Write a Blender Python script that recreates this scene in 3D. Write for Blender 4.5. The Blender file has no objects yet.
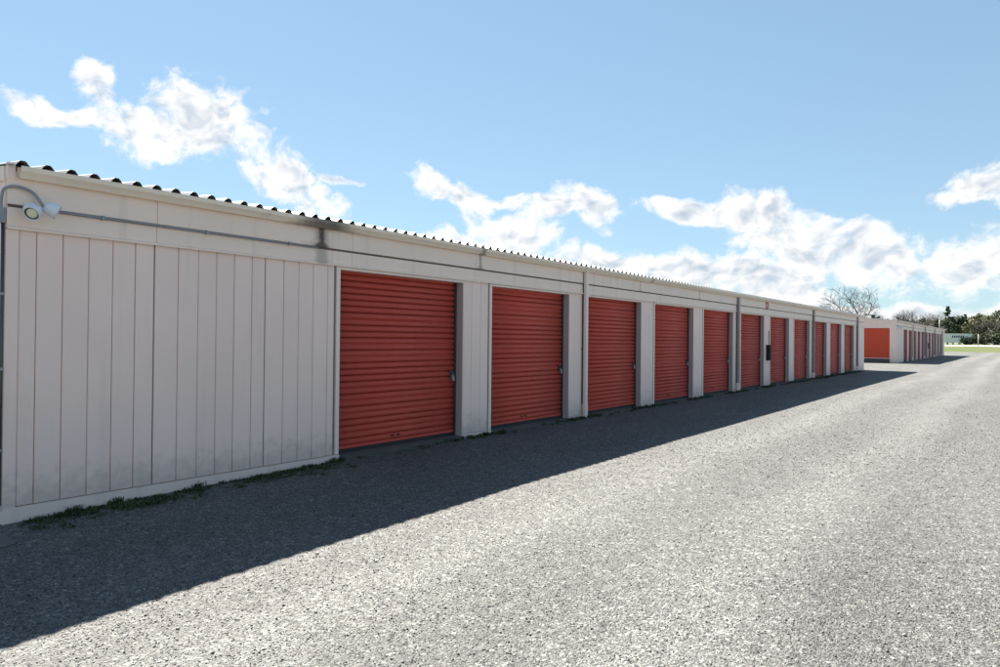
import bpy, math, random
import numpy as np
from mathutils import Vector, Matrix, Quaternion
random.seed(7); rng = np.random.default_rng(7)
R = math.radians
scene = bpy.context.scene
C = scene.collection

# ------------------------------------------------------------------ camera
YAW, PIT, ROLL = R(35.775), R(0.424), R(0.5557)
CAM = Vector((6.5864, 0.0, 1.3897))
FW = Vector((-math.sin(YAW)*math.cos(PIT), math.cos(YAW)*math.cos(PIT), math.sin(PIT)))
RT = Vector((math.cos(YAW), math.sin(YAW), 0)); UP = RT.cross(FW)
cd = bpy.data.cameras.new('camera'); cam = bpy.data.objects.new('camera', cd); C.objects.link(cam)
cd.sensor_width = 36; cd.lens = 25.99; cd.clip_start = .05; cd.clip_end = 9000
m = Matrix((RT, UP, -FW)).transposed() @ Matrix.Rotation(ROLL, 3, 'Z')
cam.matrix_world = Matrix.Translation(CAM) @ m.to_4x4()
scene.camera = cam
def ray(x, y):                                   # photograph pixel -> direction
    a, b = (x-500)/722, (y-333.5)/722
    u = a*math.cos(ROLL)+b*math.sin(ROLL); v = -a*math.sin(ROLL)+b*math.cos(ROLL)
    return (FW+RT*u-UP*v).normalized()
def azel(x, y):
    r = ray(x, y); return math.atan2(r.x, r.y), math.asin(r.z)
def at_dist(x, D):                               # ground point seen in column x at distance D
    r = ray(x, 341); k = D/math.hypot(r.x, r.y); return CAM.x+r.x*k, CAM.y+r.y*k

# ------------------------------------------------------------------ light
SUN = Vector((-2.45, 1.12, 2.86)).normalized()   # towards the sun
sd = bpy.data.lights.new('sun', 'SUN'); sd.energy = 5.0; sd.angle = R(.53); sd.color = (1, .93, .84)
so = bpy.data.objects.new('sun', sd); C.objects.link(so); so.location = (-20, 10, 30)
so.rotation_euler = (-SUN).to_track_quat('-Z', 'Y').to_euler()
vs = scene.view_settings
scene.display_settings.display_device = 'sRGB'
vs.view_transform = 'Standard'; vs.look = 'None'; vs.gamma = 1; vs.use_curve_mapping = False
vs.exposure = 2.1
SKY_STRENGTH = .05; CLOUD = .253

world = bpy.data.worlds.new('World'); scene.world = world; world.use_nodes = True
NT = world.node_tree; NT.nodes.clear()
def N(nt, t, **k):
    n = nt.nodes.new(t)
    for a, b in k.items(): setattr(n, a, b)
    return n
def math_(nt, op, a, b=None, c=None, clamp=False):
    n = N(nt, 'ShaderNodeMath', operation=op, use_clamp=clamp)
    for i, v in enumerate((a, b, c)):
        if v is None: continue
        if isinstance(v, (int, float)): n.inputs[i].default_value = v
        else: nt.links.new(v, n.inputs[i])
    return n.outputs[0]
# cumulus in view: (centre x, y, half length, half height, tilt) read off the photograph -> azimuth / elevation
puffs = [(205, 122, 72, 40, 14), (160, 128, 62, 28, 0), (290, 182, 74, 24, 32), (60, 112, 62, 15, 8), (92, 84, 34, 20, 55),
         (338, 180, 26, 6, 5),
         (436, 184, 28, 16, 25), (470, 200, 30, 15, 28), (508, 200, 26, 7, 0), (555, 206, 46, 14, -5), (585, 205, 32, 19, 35), (512, 232, 42, 21, 5), (480, 246, 60, 14, 0),
         (695, 212, 66, 13, 3), (765, 218, 66, 22, 8), (800, 245, 90, 30, 12), (860, 255, 84, 34, 14), (740, 275, 110, 24, 6),
         (610, 262, 70, 17, 4), (680, 268, 70, 18, 0), (985, 187, 66, 20, -10), (975, 262, 70, 34, 0), (1040, 190, 60, 26, 0),
         (880, 312, 280, 10, 2), (780, 292, 60, 14, 3), (640, 285, 160, 20, 2), (1120, 300, 160, 30, 0), (-60, 250, 160, 40, 0)]
ell = []
for cx, cy, a, b, t in puffs:
    t = R(t); c0 = azel(cx, cy); c1 = azel(cx+a*math.cos(t), cy+a*math.sin(t)); c2 = azel(cx-b*math.sin(t), cy+b*math.cos(t))
    e1 = (c1[0]-c0[0], c1[1]-c0[1]); e2 = (c2[0]-c0[0], c2[1]-c0[1])
    ell.append((c0[0], c0[1], math.hypot(*e1), math.hypot(*e2), math.atan2(e1[1], e1[0])))
rr = random.Random(3)
for i in range(9):                              # the same kind of cloud all round the sky
    a = math.radians(rr.choice((rr.uniform(12, 178), rr.uniform(-178, -84)))); e = R(rr.uniform(3, 26))
    ell.append((a, e, R(rr.uniform(4, 12)), R(rr.uniform(1.5, 4)), R(rr.uniform(-15, 15))))
G = bpy.data.node_groups.new('cloud_density', 'ShaderNodeTree')
G.interface.new_socket('Vector', in_out='INPUT', socket_type='NodeSocketVector')
G.interface.new_socket('Density', in_out='OUTPUT', socket_type='NodeSocketFloat')
G.interface.new_socket('Thick', in_out='OUTPUT', socket_type='NodeSocketFloat')
gi, go = N(G, 'NodeGroupInput'), N(G, 'NodeGroupOutput')
nrm = N(G, 'ShaderNodeVectorMath', operation='NORMALIZE'); G.links.new(gi.outputs[0], nrm.inputs[0])
warp = N(G, 'ShaderNodeTexNoise'); warp.inputs['Scale'].default_value = 14; warp.inputs['Detail'].default_value = 2
G.links.new(nrm.outputs[0], warp.inputs['Vector'])
wsub = N(G, 'ShaderNodeVectorMath', operation='SUBTRACT'); wsub.inputs[1].default_value = (.5, .5, .5); G.links.new(warp.outputs['Color'], wsub.inputs[0])
wmul = N(G, 'ShaderNodeVectorMath', operation='SCALE'); wmul.inputs['Scale'].default_value = .05; G.links.new(wsub.outputs[0], wmul.inputs[0])
wadd = N(G, 'ShaderNodeVectorMath', operation='ADD'); G.links.new(nrm.outputs[0], wadd.inputs[0]); G.links.new(wmul.outputs[0], wadd.inputs[1])
sx = N(G, 'ShaderNodeSeparateXYZ'); G.links.new(wadd.outputs[0], sx.inputs[0])
az = math_(G, 'ARCTAN2', sx.outputs[0], sx.outputs[1]); el = math_(G, 'ARCSINE', sx.outputs[2])
cv = N(G, 'ShaderNodeCombineXYZ'); G.links.new(az, cv.inputs[0]); G.links.new(el, cv.inputs[1]); cv.inputs[2].default_value = 1
acc = None; dots = []
for (a, e, l, h, t) in ell:
    l *= 1.08; h *= 1.08; c_, s_ = math.cos(t), math.sin(t); ds = []
    for ux, uy in ((c_/l, s_/l), (-s_/h, c_/h)):
        n = N(G, 'ShaderNodeVectorMath', operation='DOT_PRODUCT'); n.inputs[1].default_value = (ux, uy, -(a*ux+e*uy)); G.links.new(cv.outputs[0], n.inputs[0]); ds.append(n.outputs['Value'])
    q = math_(G, 'MULTIPLY_ADD', ds[1], ds[1], math_(G, 'MULTIPLY', ds[0], ds[0]))
    acc = q if acc is None else math_(G, 'SMOOTH_MIN', acc, q, .25)
acc = math_(G, 'SUBTRACT', 1.0, acc)
acc = math_(G, 'MAXIMUM', acc, -1.0)
mp = N(G, 'ShaderNodeMapping'); mp.inputs['Scale'].default_value = (1, 1, 1.35); G.links.new(wadd.outputs[0], mp.inputs['Vector'])
def billow(vec, detail):                         # heaped round puffs: inverted fractal cells
    v = N(G, 'ShaderNodeTexVoronoi', feature='F1', normalize=True); v.inputs['Scale'].default_value = 21; v.inputs['Detail'].default_value = detail
    v.inputs['Roughness'].default_value = .56; v.inputs['Lacunarity'].default_value = 2.15
    G.links.new(vec, v.inputs['Vector']); return math_(G, 'SUBTRACT', .37, v.outputs['Distance'])
n1 = N(G, 'ShaderNodeTexNoise'); n1.inputs['Scale'].default_value = 34; n1.inputs['Detail'].default_value = 6; n1.inputs['Roughness'].default_value = .7
G.links.new(mp.outputs[0], n1.inputs['Vector'])
fine = math_(G, 'SUBTRACT', n1.outputs[0], .5)
b1 = billow(mp.outputs[0], 3.0)
s = math_(G, 'MULTIPLY_ADD', fine, 2.2, math_(G, 'MULTIPLY_ADD', b1, 2.6, acc))
G.links.new(s, go.inputs[0])
mo = N(G, 'ShaderNodeVectorMath', operation='ADD'); mo.inputs[1].default_value = Vector((SUN.x, SUN.y, SUN.z*1.2))*.016; G.links.new(mp.outputs[0], mo.inputs[0])
b2 = billow(mo.outputs[0], 2.0)
# shade: deep inside, low down, and where the puff towards the sun is thicker
G.links.new(math_(G, 'MULTIPLY_ADD', math_(G, 'SUBTRACT', b2, b1), 2.2, math_(G, 'MULTIPLY_ADD', b2, .7, math_(G, 'MULTIPLY', acc, .75))), go.inputs[1])

tc = N(NT, 'ShaderNodeTexCoord')
sky = N(NT, 'ShaderNodeTexSky', sky_type='NISHITA'); sky.sun_disc = False
sky.sun_elevation = math.asin(SUN.z); sky.sun_rotation = math.atan2(SUN.x, SUN.y)
sky.air_density = 1.0; sky.dust_density = .08; sky.ozone_density = 2.4; sky.altitude = 100
REF = (.066, .112, .150)                          # mid-sky radiance; the whole sky's range is compressed about it, as the photograph's is
sk0 = N(NT, 'ShaderNodeVectorMath', operation='MULTIPLY'); sk0.inputs[1].default_value = (SKY_STRENGTH/REF[0], SKY_STRENGTH*.93/REF[1], SKY_STRENGTH*.88/REF[2])
NT.links.new(sky.outputs[0], sk0.inputs[0])
sk1 = N(NT, 'ShaderNodeGamma'); sk1.inputs[1].default_value = .5; NT.links.new(sk0.outputs[0], sk1.inputs[0])
skm = N(NT, 'ShaderNodeVectorMath', operation='MULTIPLY'); skm.inputs[1].default_value = REF
NT.links.new(sk1.outputs[0], skm.inputs[0])
d1 = N(NT, 'ShaderNodeGroup'); d1.node_tree = G; NT.links.new(tc.outputs['Generated'], d1.inputs[0])
def smooth(nt, v, lo, hi, a=0., b=1.):
    n = N(nt, 'ShaderNodeMapRange', interpolation_type='SMOOTHSTEP'); n.clamp = True
    nt.links.new(v, n.inputs[0])
    for i, x in zip((1, 2, 3, 4), (lo, hi, a, b)): n.inputs[i].default_value = x
    return n.outputs[0]
alpha = smooth(NT, d1.outputs[0], .06, 1.0)
alpha = math_(NT, 'MULTIPLY', alpha, .97)
shd = smooth(NT, d1.outputs[1], .40, 1.3, 0, .92)
cc = N(NT, 'ShaderNodeMix', data_type='RGBA'); NT.links.new(shd, cc.inputs[0])
cc.inputs[6].default_value = (CLOUD, CLOUD*.995, CLOUD*.985, 1); cc.inputs[7].default_value = (CLOUD*.46, CLOUD*.55, CLOUD*.66, 1)
mx = N(NT, 'ShaderNodeMix', data_type='RGBA'); NT.links.new(alpha, mx.inputs[0]); NT.links.new(skm.outputs[0], mx.inputs[6]); NT.links.new(cc.outputs[2], mx.inputs[7])
bg = N(NT, 'ShaderNodeBackground'); NT.links.new(mx.outputs[2], bg.inputs[0]); bg.inputs[1].default_value = 1.0
world.cycles.sampling_method = 'NONE'
wo = N(NT, 'ShaderNodeOutputWorld'); NT.links.new(bg.outputs[0], wo.inputs[0])

# ------------------------------------------------------------------ materials
def new_mat(name, col=(.5, .5, .5), rough=.6, metal=0., spec=.5):
    mt = bpy.data.materials.new(name); mt.use_nodes = True
    b = mt.node_tree.nodes['Principled BSDF']
    b.inputs['Base Color'].default_value = (*col, 1); b.inputs['Roughness'].default_value = rough
    b.inputs['Metallic'].default_value = metal; b.inputs['Specular IOR Level'].default_value = spec
    return mt, mt.node_tree, b
def noise(nt, scale, detail=4, rough=.55, stretch=(1, 1, 1), vec=None):
    tcn = N(nt, 'ShaderNodeNewGeometry').outputs['Position'] if vec is None else vec
    mpn = N(nt, 'ShaderNodeMapping'); mpn.inputs['Scale'].default_value = stretch; nt.links.new(tcn, mpn.inputs['Vector'])
    n = N(nt, 'ShaderNodeTexNoise'); n.inputs['Scale'].default_value = scale; n.inputs['Detail'].default_value = detail; n.inputs['Roughness'].default_value = rough
    nt.links.new(mpn.outputs[0], n.inputs['Vector']); return n.outputs[0]
def mixc(nt, f, a, b, blend='MIX'):
    n = N(nt, 'ShaderNodeMix', data_type='RGBA', blend_type=blend)
    for i, v in ((0, f), (6, a), (7, b)):
        if isinstance(v, (int, float)): n.inputs[i].default_value = v
        elif isinstance(v, tuple): n.inputs[i].default_value = (*v, 1) if len(v) == 3 else v
        else: nt.links.new(v, n.inputs[i])
    return n.outputs[2]
def bump(nt, b, h, strength=.3, dist=.01, normal=None):
    n = N(nt, 'ShaderNodeBump'); n.inputs['Strength'].default_value = strength; n.inputs['Distance'].default_value = dist
    nt.links.new(h, n.inputs['Height'])
    if normal is not None: nt.links.new(normal, n.inputs['Normal'])
    nt.links.new(n.outputs[0], b.inputs['Normal']); return n.outputs[0]
def obj_random(nt): return N(nt, 'ShaderNodeObjectInfo').outputs['Random']

def leak(nt, base, yc, zt, zb, w, amount, dark=(.06, .048, .042)):
    """soft run of dirty water down the wall at y = yc"""
    sp = N(nt, 'ShaderNodeSeparateXYZ'); nt.links.new(N(nt, 'ShaderNodeNewGeometry').outputs['Position'], sp.inputs[0])
    y = math_(nt, 'MULTIPLY_ADD', math_(nt, 'SUBTRACT', noise(nt, 14, 5, .6), .5), w*2.2, sp.outputs[1])
    d = math_(nt, 'ABSOLUTE', math_(nt, 'SUBTRACT', y, yc))
    ends = math_(nt, 'ADD', smooth(nt, sp.outputs[2], zt-.07, zt, 0, 2.6), smooth(nt, sp.outputs[2], zb, zb+.06, 2.0, 0))
    q = math_(nt, 'DIVIDE', d, math_(nt, 'MULTIPLY_ADD', ends, w, w))
    inz = math_(nt, 'MULTIPLY', smooth(nt, sp.outputs[2], zb-.03, zb, 0, 1), smooth(nt, q, .25, 1.25, amount, 0))
    return mixc(nt, inz, base, dark)
def painted(name, col, dirt=(.33, .29, .25), splash=True, streak=.25, var=.06, leaks=()):
    mt, nt, b = new_mat(name, col, .5)
    base = mixc(nt, noise(nt, 1.3, 5), tuple(c*(1-var) for c in col), tuple(min(1, c*(1+var)) for c in col))
    base = mixc(nt, math_(nt, 'MULTIPLY', obj_random(nt), .10), base, tuple(c*.72 for c in col))
    st = smooth(nt, noise(nt, 5, 6, .6, (1, 1, .09)), .52, .82, 0, streak)                      # run-off streaks
    base = mixc(nt, st, base, dirt)
    sp = smooth(nt, noise(nt, 38, 4, .7), .66, .80, 0, .35)                                     # specks and chips
    base = mixc(nt, sp, base, tuple(c*.6 for c in dirt))
    if splash:                                                                                  # mud thrown up by rain
        z = N(nt, 'ShaderNodeSeparateXYZ'); nt.links.new(N(nt, 'ShaderNodeNewGeometry').outputs['Position'], z.inputs[0])
        zz = math_(nt, 'MULTIPLY_ADD', noise(nt, 9, 5, .65), -.55, z.outputs[2])
        base = mixc(nt, smooth(nt, zz, -.38, .10, .55, 0), base, dirt)
    for lk in leaks: base = leak(nt, base, *lk)
    nt.links.new(base, b.inputs['Base Color'])
    bump(nt, b, noise(nt, 60, 3, .6, (1, 1, .12)), .12, .004)
    return mt
M = {}
M['siding'] = painted('siding paint', (.95, .70, .61), streak=.2, var=.08)
M['fascia'] = painted('fascia paint', (.93, .72, .60), splash=False, streak=.35, leaks=((5.56, 2.70, 2.44, .045, 1.0, (.03, .024, .02)), (5.57, 2.30, 2.255, .03, .45), (5.50, 2.66, 2.45, .09, .25, (.30, .2, .13)), (8.59, 2.68, 2.43, .035, .5), (14.2, 2.68, 2.43, .05, .3), (17.7, 2.68, 2.43, .04, .4)))
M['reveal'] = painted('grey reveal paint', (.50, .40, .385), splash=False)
M['trim'] = painted('white trim', (.93, .73, .64), splash=False, streak=.2)
M['gutter'] = painted('gutter paint', (.90, .735, .585), dirt=(.30, .25, .19), splash=False, streak=.35, leaks=((5.56, 2.66, 2.63, .12, .8), (8.59, 2.75, 2.63, .04, .6), (14.7, 2.75, 2.63, .05, .5)))
M['plinth'] = painted('painted concrete', (.80, .63, .55), dirt=(.30, .26, .22), splash=False, streak=.5, var=.15)
def steel_roof():
    mt, nt, b = new_mat('galvanised roof', (.34, .35, .36), .45, .7)
    nt.links.new(mixc(nt, noise(nt, 6, 5), (.24, .25, .26), (.42, .43, .44)), b.inputs['Base Color'])
    return mt
M['roof'] = steel_roof()
def red_paint():
    mt, nt, b = new_mat('red door paint', (.5, .07, .045), .55, 0, .3)
    base = mixc(nt, noise(nt, 1.1, 4, .6, (1, 1, .5)), (.54, .068, .042), (.65, .10, .066))
    base = mixc(nt, math_(nt, 'MULTIPLY', obj_random(nt), .16), base, (.48, .055, .035))
    base = mixc(nt, smooth(nt, noise(nt, .42, 2, .5, (0, 1, .12)), .35, .65, 0, .5), base, (.44, .058, .04))
    base = mixc(nt, smooth(nt, noise(nt, 7, 6, .65, (1, 1, 1.6)), .55, .85, 0, .35), base, (.33, .16, .13))
    base = mixc(nt, smooth(nt, noise(nt, 40, 4, .7), .68, .8, 0, .4), base, (.2, .06, .05))
    nt.links.new(base, b.inputs['Base Color'])
    nt.links.new(math_(nt, 'MULTIPLY_ADD', noise(nt, 12, 3), .25, .45), b.inputs['Roughness'])
    return mt
M['red'] = red_paint()
def plain(name, col, rough=.6, metal=0., var=.2, scale=8):
    mt, nt, b = new_mat(name, col, rough, metal)
    nt.links.new(mixc(nt, noise(nt, scale, 4), tuple(c*(1-var) for c in col), tuple(min(1, c*(1+var)) for c in col)), b.inputs['Base Color'])
    return mt
M['orange'] = plain('orange door paint', (.62, .068, .020), .5, var=.1, scale=2)
M['rubber'] = plain('black rubber', (.018, .018, .02), .7)
M['seam'] = plain('brown-grey seam', (.19, .15, .13), .8)  # brown-grey strip filling the gap between header and fascia
M['joint'] = plain('dark joint', (.25, .195, .175), .8)
M['guide'] = plain('dark door guide', (.05, .045, .045), .5)
M['steel'] = plain('zinc steel', (.55, .55, .55), .35, .9)
M['darksteel'] = plain('dark steel', (.09, .09, .095), .45, .6)
M['conduit'] = plain('galvanised conduit', (.30, .30, .32), .5, .5)
M['lampbody'] = plain('grey white lamp casting', (.72, .73, .76), .4)
M['lens'] = plain('lamp lens', (.70, .68, .52), .18)
M['blackbox'] = plain('black enamel', (.012, .012, .014), .85)
M['letter'] = plain('red letter paint', (.42, .015, .01), .5)
M['brownpipe'] = plain('brown downspout paint', (.34, .275, .265), .5)
def concrete():
    mt, nt, b = new_mat('weathered concrete', (.3, .29, .27), .85)
    nt.links.new(mixc(nt, noise(nt, 5, 8, .65), (.05, .049, .046), (.12, .115, .105)), b.inputs['Base Color'])
    bump(nt, b, noise(nt, 70, 4), .4, .006); return mt
M['concrete'] = concrete()
def tracks(nt):
    """two compacted wheel tracks running beside the building, loose dark stone between and outside them"""
    sp = N(nt, 'ShaderNodeSeparateXYZ'); nt.links.new(N(nt, 'ShaderNodeNewGeometry').outputs['Position'], sp.inputs[0])
    wob = math_(nt, 'MULTIPLY_ADD', noise(nt, .16, 3, .5, (.2, 1, 1)), 1.1, math_(nt, 'MULTIPLY_ADD', noise(nt, 2.2, 6, .7), .5, -.8))
    x = math_(nt, 'ADD', sp.outputs[0], wob); out = 0.0
    for c, w, a in ((3.38, .30, .13), (5.12, .30, .15), (5.72, .16, -.05), (4.3, .35, -.04), (8.0, .5, .10), (1.6, .5, -.04)):
        d = math_(nt, 'DIVIDE', math_(nt, 'SUBTRACT', x, c), w)
        out = math_(nt, 'MULTIPLY_ADD', math_(nt, 'POWER', 2.718, math_(nt, 'MULTIPLY', math_(nt, 'MULTIPLY', d, d), -1.0)), a, out)
    big = noise(nt, .5, 10, .72, (1, .6, 1)); trk = noise(nt, 1.0, 9, .68, (.75, .07, 1))
    k = math_(nt, 'ADD', out, math_(nt, 'ADD', smooth(nt, trk, .32, .68, .46, .56), smooth(nt, big, .3, .7, -.05, .05)))
    kc = N(nt, 'ShaderNodeCombineXYZ')
    for i, m_ in enumerate((.985, 1.0, .985)): nt.links.new(math_(nt, 'MULTIPLY', k, m_), kc.inputs[i])
    return kc.outputs[0]
def gravel():
    mt, nt, b = new_mat('gravel', (.2, .2, .2), .75, 0, .35)
    pos = N(nt, 'ShaderNodeNewGeometry').outputs['Position']
    def vor(sc, feat='F1'):
        v = N(nt, 'ShaderNodeTexVoronoi', feature=feat); v.inputs['Scale'].default_value = sc; nt.links.new(pos, v.inputs['Vector']); return v
    v1, v2, v3 = vor(80), vor(170), vor(30)
    def ramp(f, stops):
        r = N(nt, 'ShaderNodeValToRGB'); e = r.color_ramp.elements
        while len(e) < len(stops): e.new(.5)
        for k, (p, c) in zip(e, stops): k.position = p; k.color = (*c, 1)
        nt.links.new(f, r.inputs[0]); return r.outputs[0]
    st = [(0, (.05, .051, .052)), (.3, (.125, .125, .122)), (.65, (.22, .22, .21)), (1, (.40, .40, .38))]
    s1 = N(nt, 'ShaderNodeSeparateColor'); nt.links.new(v1.outputs['Color'], s1.inputs[0])
    s2 = N(nt, 'ShaderNodeSeparateColor'); nt.links.new(v2.outputs['Color'], s2.inputs[0])
    base = mixc(nt, .4, ramp(s1.outputs[0], st), ramp(s2.outputs[0], st))
    s3 = N(nt, 'ShaderNodeSeparateColor'); nt.links.new(v3.outputs['Color'], s3.inputs[0])
    big3 = smooth(nt, v3.outputs['Distance'], .32, .42, 1, 0)
    base = mixc(nt, math_(nt, 'MULTIPLY', big3, smooth(nt, s3.outputs[1], .40, .42, 0, .9)), base, ramp(s3.outputs[0], [(0, (.03, .03, .032)), (.48, (.07, .07, .068)), (.52, (.38, .38, .36)), (1, (.56, .56, .53))]))
    base = mixc(nt, smooth(nt, noise(nt, 9, 8, .75), .42, .62, 0, .45), base, (.09, .088, .083))
    base = mixc(nt, 1.0, base, tracks(nt), 'MULTIPLY')
    nt.links.new(base, b.inputs['Base Color'])
    hgt = math_(nt, 'ADD', math_(nt, 'MULTIPLY', v1.outputs['Distance'], -1.0), math_(nt, 'MULTIPLY', v2.outputs['Distance'], -.4))
    bump(nt, b, hgt, .9, .008); return mt
M['gravel'] = gravel()
def stones():
    mt, nt, b = new_mat('gravel stones', (.2, .2, .2), .65, 0, .4)
    rnd = N(nt, 'ShaderNodeNewGeometry').outputs['Random Per Island']
    r = N(nt, 'ShaderNodeValToRGB'); e = r.color_ramp.elements
    for _ in range(3): e.new(.5)
    for k_, (p, c) in zip(e, [(0, (.035, .036, .037)), (.3, (.12, .121, .118)), (.6, (.215, .216, .207)), (.85, (.335, .334, .318)), (1, (.50, .50, .475))]): k_.position = p; k_.color = (*c, 1)
    nt.links.new(rnd, r.inputs[0])
    nt.links.new(mixc(nt, 1.0, r.outputs[0], tracks(nt), 'MULTIPLY'), b.inputs['Base Color'])
    return mt
M['stones'] = stones()
def grassland():
    mt, nt, b = new_mat('grass field', (.08, .12, .03), .9, 0, .2)
    nt.links.new(mixc(nt, smooth(nt, noise(nt, .12, 6, .6), .35, .65), (.055, .085, .018), (.095, .095, .04)), b.inputs['Base Color'])
    bump(nt, b, noise(nt, 3, 6), .8, .2); return mt
M['field'] = grassland()
M['road'] = plain('pale road', (.22, .215, .20), .85, var=.12, scale=1)
def leafmat(name, a, bcol, rough=.7):
    mt, nt, b = new_mat(name, a, rough, 0, .25)
    rnd = N(nt, 'ShaderNodeNewGeometry').outputs['Random Per Island']
    nt.links.new(mixc(nt, rnd, a, bcol), b.inputs['Base Color']); return mt
M['weed'] = leafmat('weed blades', (.03, .055, .018), (.075, .095, .04))
M['needle'] = leafmat('dark needles', (.018, .035, .014), (.05, .075, .03))
M['olive'] = leafmat('olive leaves', (.06, .075, .03), (.13, .13, .06))
M['twig'] = leafmat('bare twigs', (.03, .025, .022), (.065, .055, .048))
M['bark'] = plain('bark', (.055, .045, .04), .9, var=.4, scale=3)
M['white'] = plain('white trailer panel', (.86, .86, .87), .4, var=.05, scale=1)
M['navy'] = plain('dark blue lettering', (.03, .03, .09), .5)
M['railwhite'] = plain('white rail paint', (.7, .69, .66), .5, var=.1)

# ------------------------------------------------------------------ mesh helpers
class MB:
    def __init__(s): s.v = []; s.f = []
    def prism(s, prof, axis, a, b):
        """prof: 2D outline; axis 'z': prof=(x,y) extruded z a..b; 'y': prof=(x,z) extruded y a..b; 'x': prof=(y,z) extruded x a..b"""
        n = len(prof); k = len(s.v)
        for t in (a, b):
            for p, q in prof: s.v.append({'z': (p, q, t), 'y': (p, t, q), 'x': (t, p, q)}[axis])
        for i in range(n):
            j = (i+1) % n; s.f.append((k+i, k+j, k+n+j, k+n+i))
        s.f.append(tuple(range(k+n-1, k-1, -1))); s.f.append(tuple(range(k+n, k+2*n)))
        return s
    def box(s, x0, x1, y0, y1, z0, z1): return s.prism([(x0, y0), (x1, y0), (x1, y1), (x0, y1)], 'z', z0, z1)
    def tube(s, pts, r, n=8, cap=True):
        pts = [Vector(p) for p in pts]; rs = r if isinstance(r, (list, tuple)) else [r]*len(pts)
        k0 = len(s.v); up = None
        for i, p in enumerate(pts):
            t = (pts[min(i+1, len(pts)-1)]-pts[max(i-1, 0)]).normalized()
            if up is None: up = t.orthogonal().normalized()
            else: up = (up-t*up.dot(t)).normalized()
            w = t.cross(up)
            for j in range(n):
                a = 2*math.pi*j/n; s.v.append(tuple(p+(up*math.cos(a)+w*math.sin(a))*rs[i]))
        for i in range(len(pts)-1):
            for j in range(n):
                a = k0+i*n+j; b = k0+i*n+(j+1) % n; s.f.append((a, b, b+n, a+n))
        if cap:
            s.f.append(tuple(range(k0+n-1, k0-1, -1))); e = k0+(len(pts)-1)*n; s.f.append(tuple(range(e, e+n)))
        return s
    def mesh(s, name, mat, smooth=False):
        me = bpy.data.meshes.new(name); me.from_pydata(s.v, [], s.f); me.materials.append(M[mat])
        import bmesh
        bm = bmesh.new(); bm.from_mesh(me); bmesh.ops.recalc_face_normals(bm, faces=bm.faces); bm.to_mesh(me); bm.free()
        if smooth: me.polygons.foreach_set('use_smooth', [True]*len(me.polygons))
        return me
    def build(s, name, mat, parent=None, smooth=False, loc=(0, 0, 0)): return link(name, s.mesh(name, mat, smooth), parent, loc)
def link(name, data, parent=None, loc=(0, 0, 0)):
    o = bpy.data.objects.new(name, data); C.objects.link(o); o.parent = parent; o.location = loc; return o
def tag(o, label=None, cat=None, group=None, kind=None):
    for k, v in (('label', label), ('category', cat), ('group', group), ('kind', kind)):
        if v: o[k] = v
    return o
def thing(name, label, cat, loc=(0, 0, 0), group=None): return tag(link(name, None, None, loc), label, cat, group)
def rough_mesh(name, V, F, mat):
    """V (n,3) float, F (m,3) int arrays -> mesh, fast"""
    me = bpy.data.meshes.new(name); me.vertices.add(len(V)); me.vertices.foreach_set('co', np.ascontiguousarray(V, dtype=np.float32).ravel())
    me.loops.add(F.size); me.loops.foreach_set('vertex_index', np.ascontiguousarray(F, dtype=np.int32).ravel())
    me.polygons.add(len(F)); me.polygons.foreach_set('loop_start', np.arange(0, F.size, 3, dtype=np.int32)); me.polygons.foreach_set('loop_total', np.full(len(F), 3, dtype=np.int32))
    me.materials.append(M[mat]); me.update(calc_edges=True); me.validate(); return me

# ------------------------------------------------------------------ the ground
def gz(x, y):
    x = np.asarray(x, float); y = np.asarray(y, float)
    z = np.interp(y, [-50, 1.5, 3.2, 6.0, 12, 40, 55, 130, 200, 4000], [-.16, -.15, -.115, -.075, -.055, -.05, .06, .09, .62, .62])
    near = np.clip(1-(np.hypot(x-5, y-10)-70)/40, 0, 1)
    und = .010*np.sin(x*1.3+.4*np.sin(y*.7))*np.cos(y*.9+x*.3)+.012*np.sin(x*.45+1)*np.sin(y*.23+2)
    wall = np.clip((x-.05)/1.2, 0, 1)
    return z+und*near*wall-.03*np.clip((x-1)/10, 0, 1)*near
def sheet(name, xs, ys, dz, mat):
    X, Y = np.meshgrid(xs, ys); Z = gz(X, Y)+dz(X, Y); V = np.stack([X, Y, Z], -1).reshape(-1, 3)
    nx, ny = len(xs), len(ys); i = np.arange(nx-1); j = np.arange(ny-1)
    a = (j[:, None]*nx+i[None]).ravel(); F = np.concatenate([np.stack([a, a+1, a+nx+1], -1), np.stack([a, a+nx+1, a+nx], -1)])
    me = rough_mesh(name, V, F, mat); me.polygons.foreach_set('use_smooth', [True]*len(me.polygons)); return me
def span(*segs):
    out = []
    for a, b, s in segs: out += list(np.arange(a, b, s))
    return np.array(out+[segs[-1][1]])
LX0, LX1, LY0, LY1 = -30, 50, -25, 129
g = link('ground', sheet('ground', span((-4000, -200, 400), (-200, -30, 17), (-30, 50, 8), (50, 200, 15), (200, 4000, 400)),
    span((-2000, -25, 200), (-25, 129, 7), (129, 260, 6), (260, 4000, 300)),
    lambda X, Y: np.where((X > LX0+1) & (X < LX1-1) & (Y > LY0+1) & (Y < LY1-3), -.25, -.012), 'field'))
tag(g, kind='structure')
lot = link('gravel_lot', sheet('gravel_lot', span((LX0, -4, 2), (-4, 14, .2), (14, LX1, 2)), span((LY0, -2, 1), (-2, 22, .2), (22, LY1, 1)), lambda X, Y: 0*X, 'gravel'))
tag(lot, kind='structure')
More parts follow.
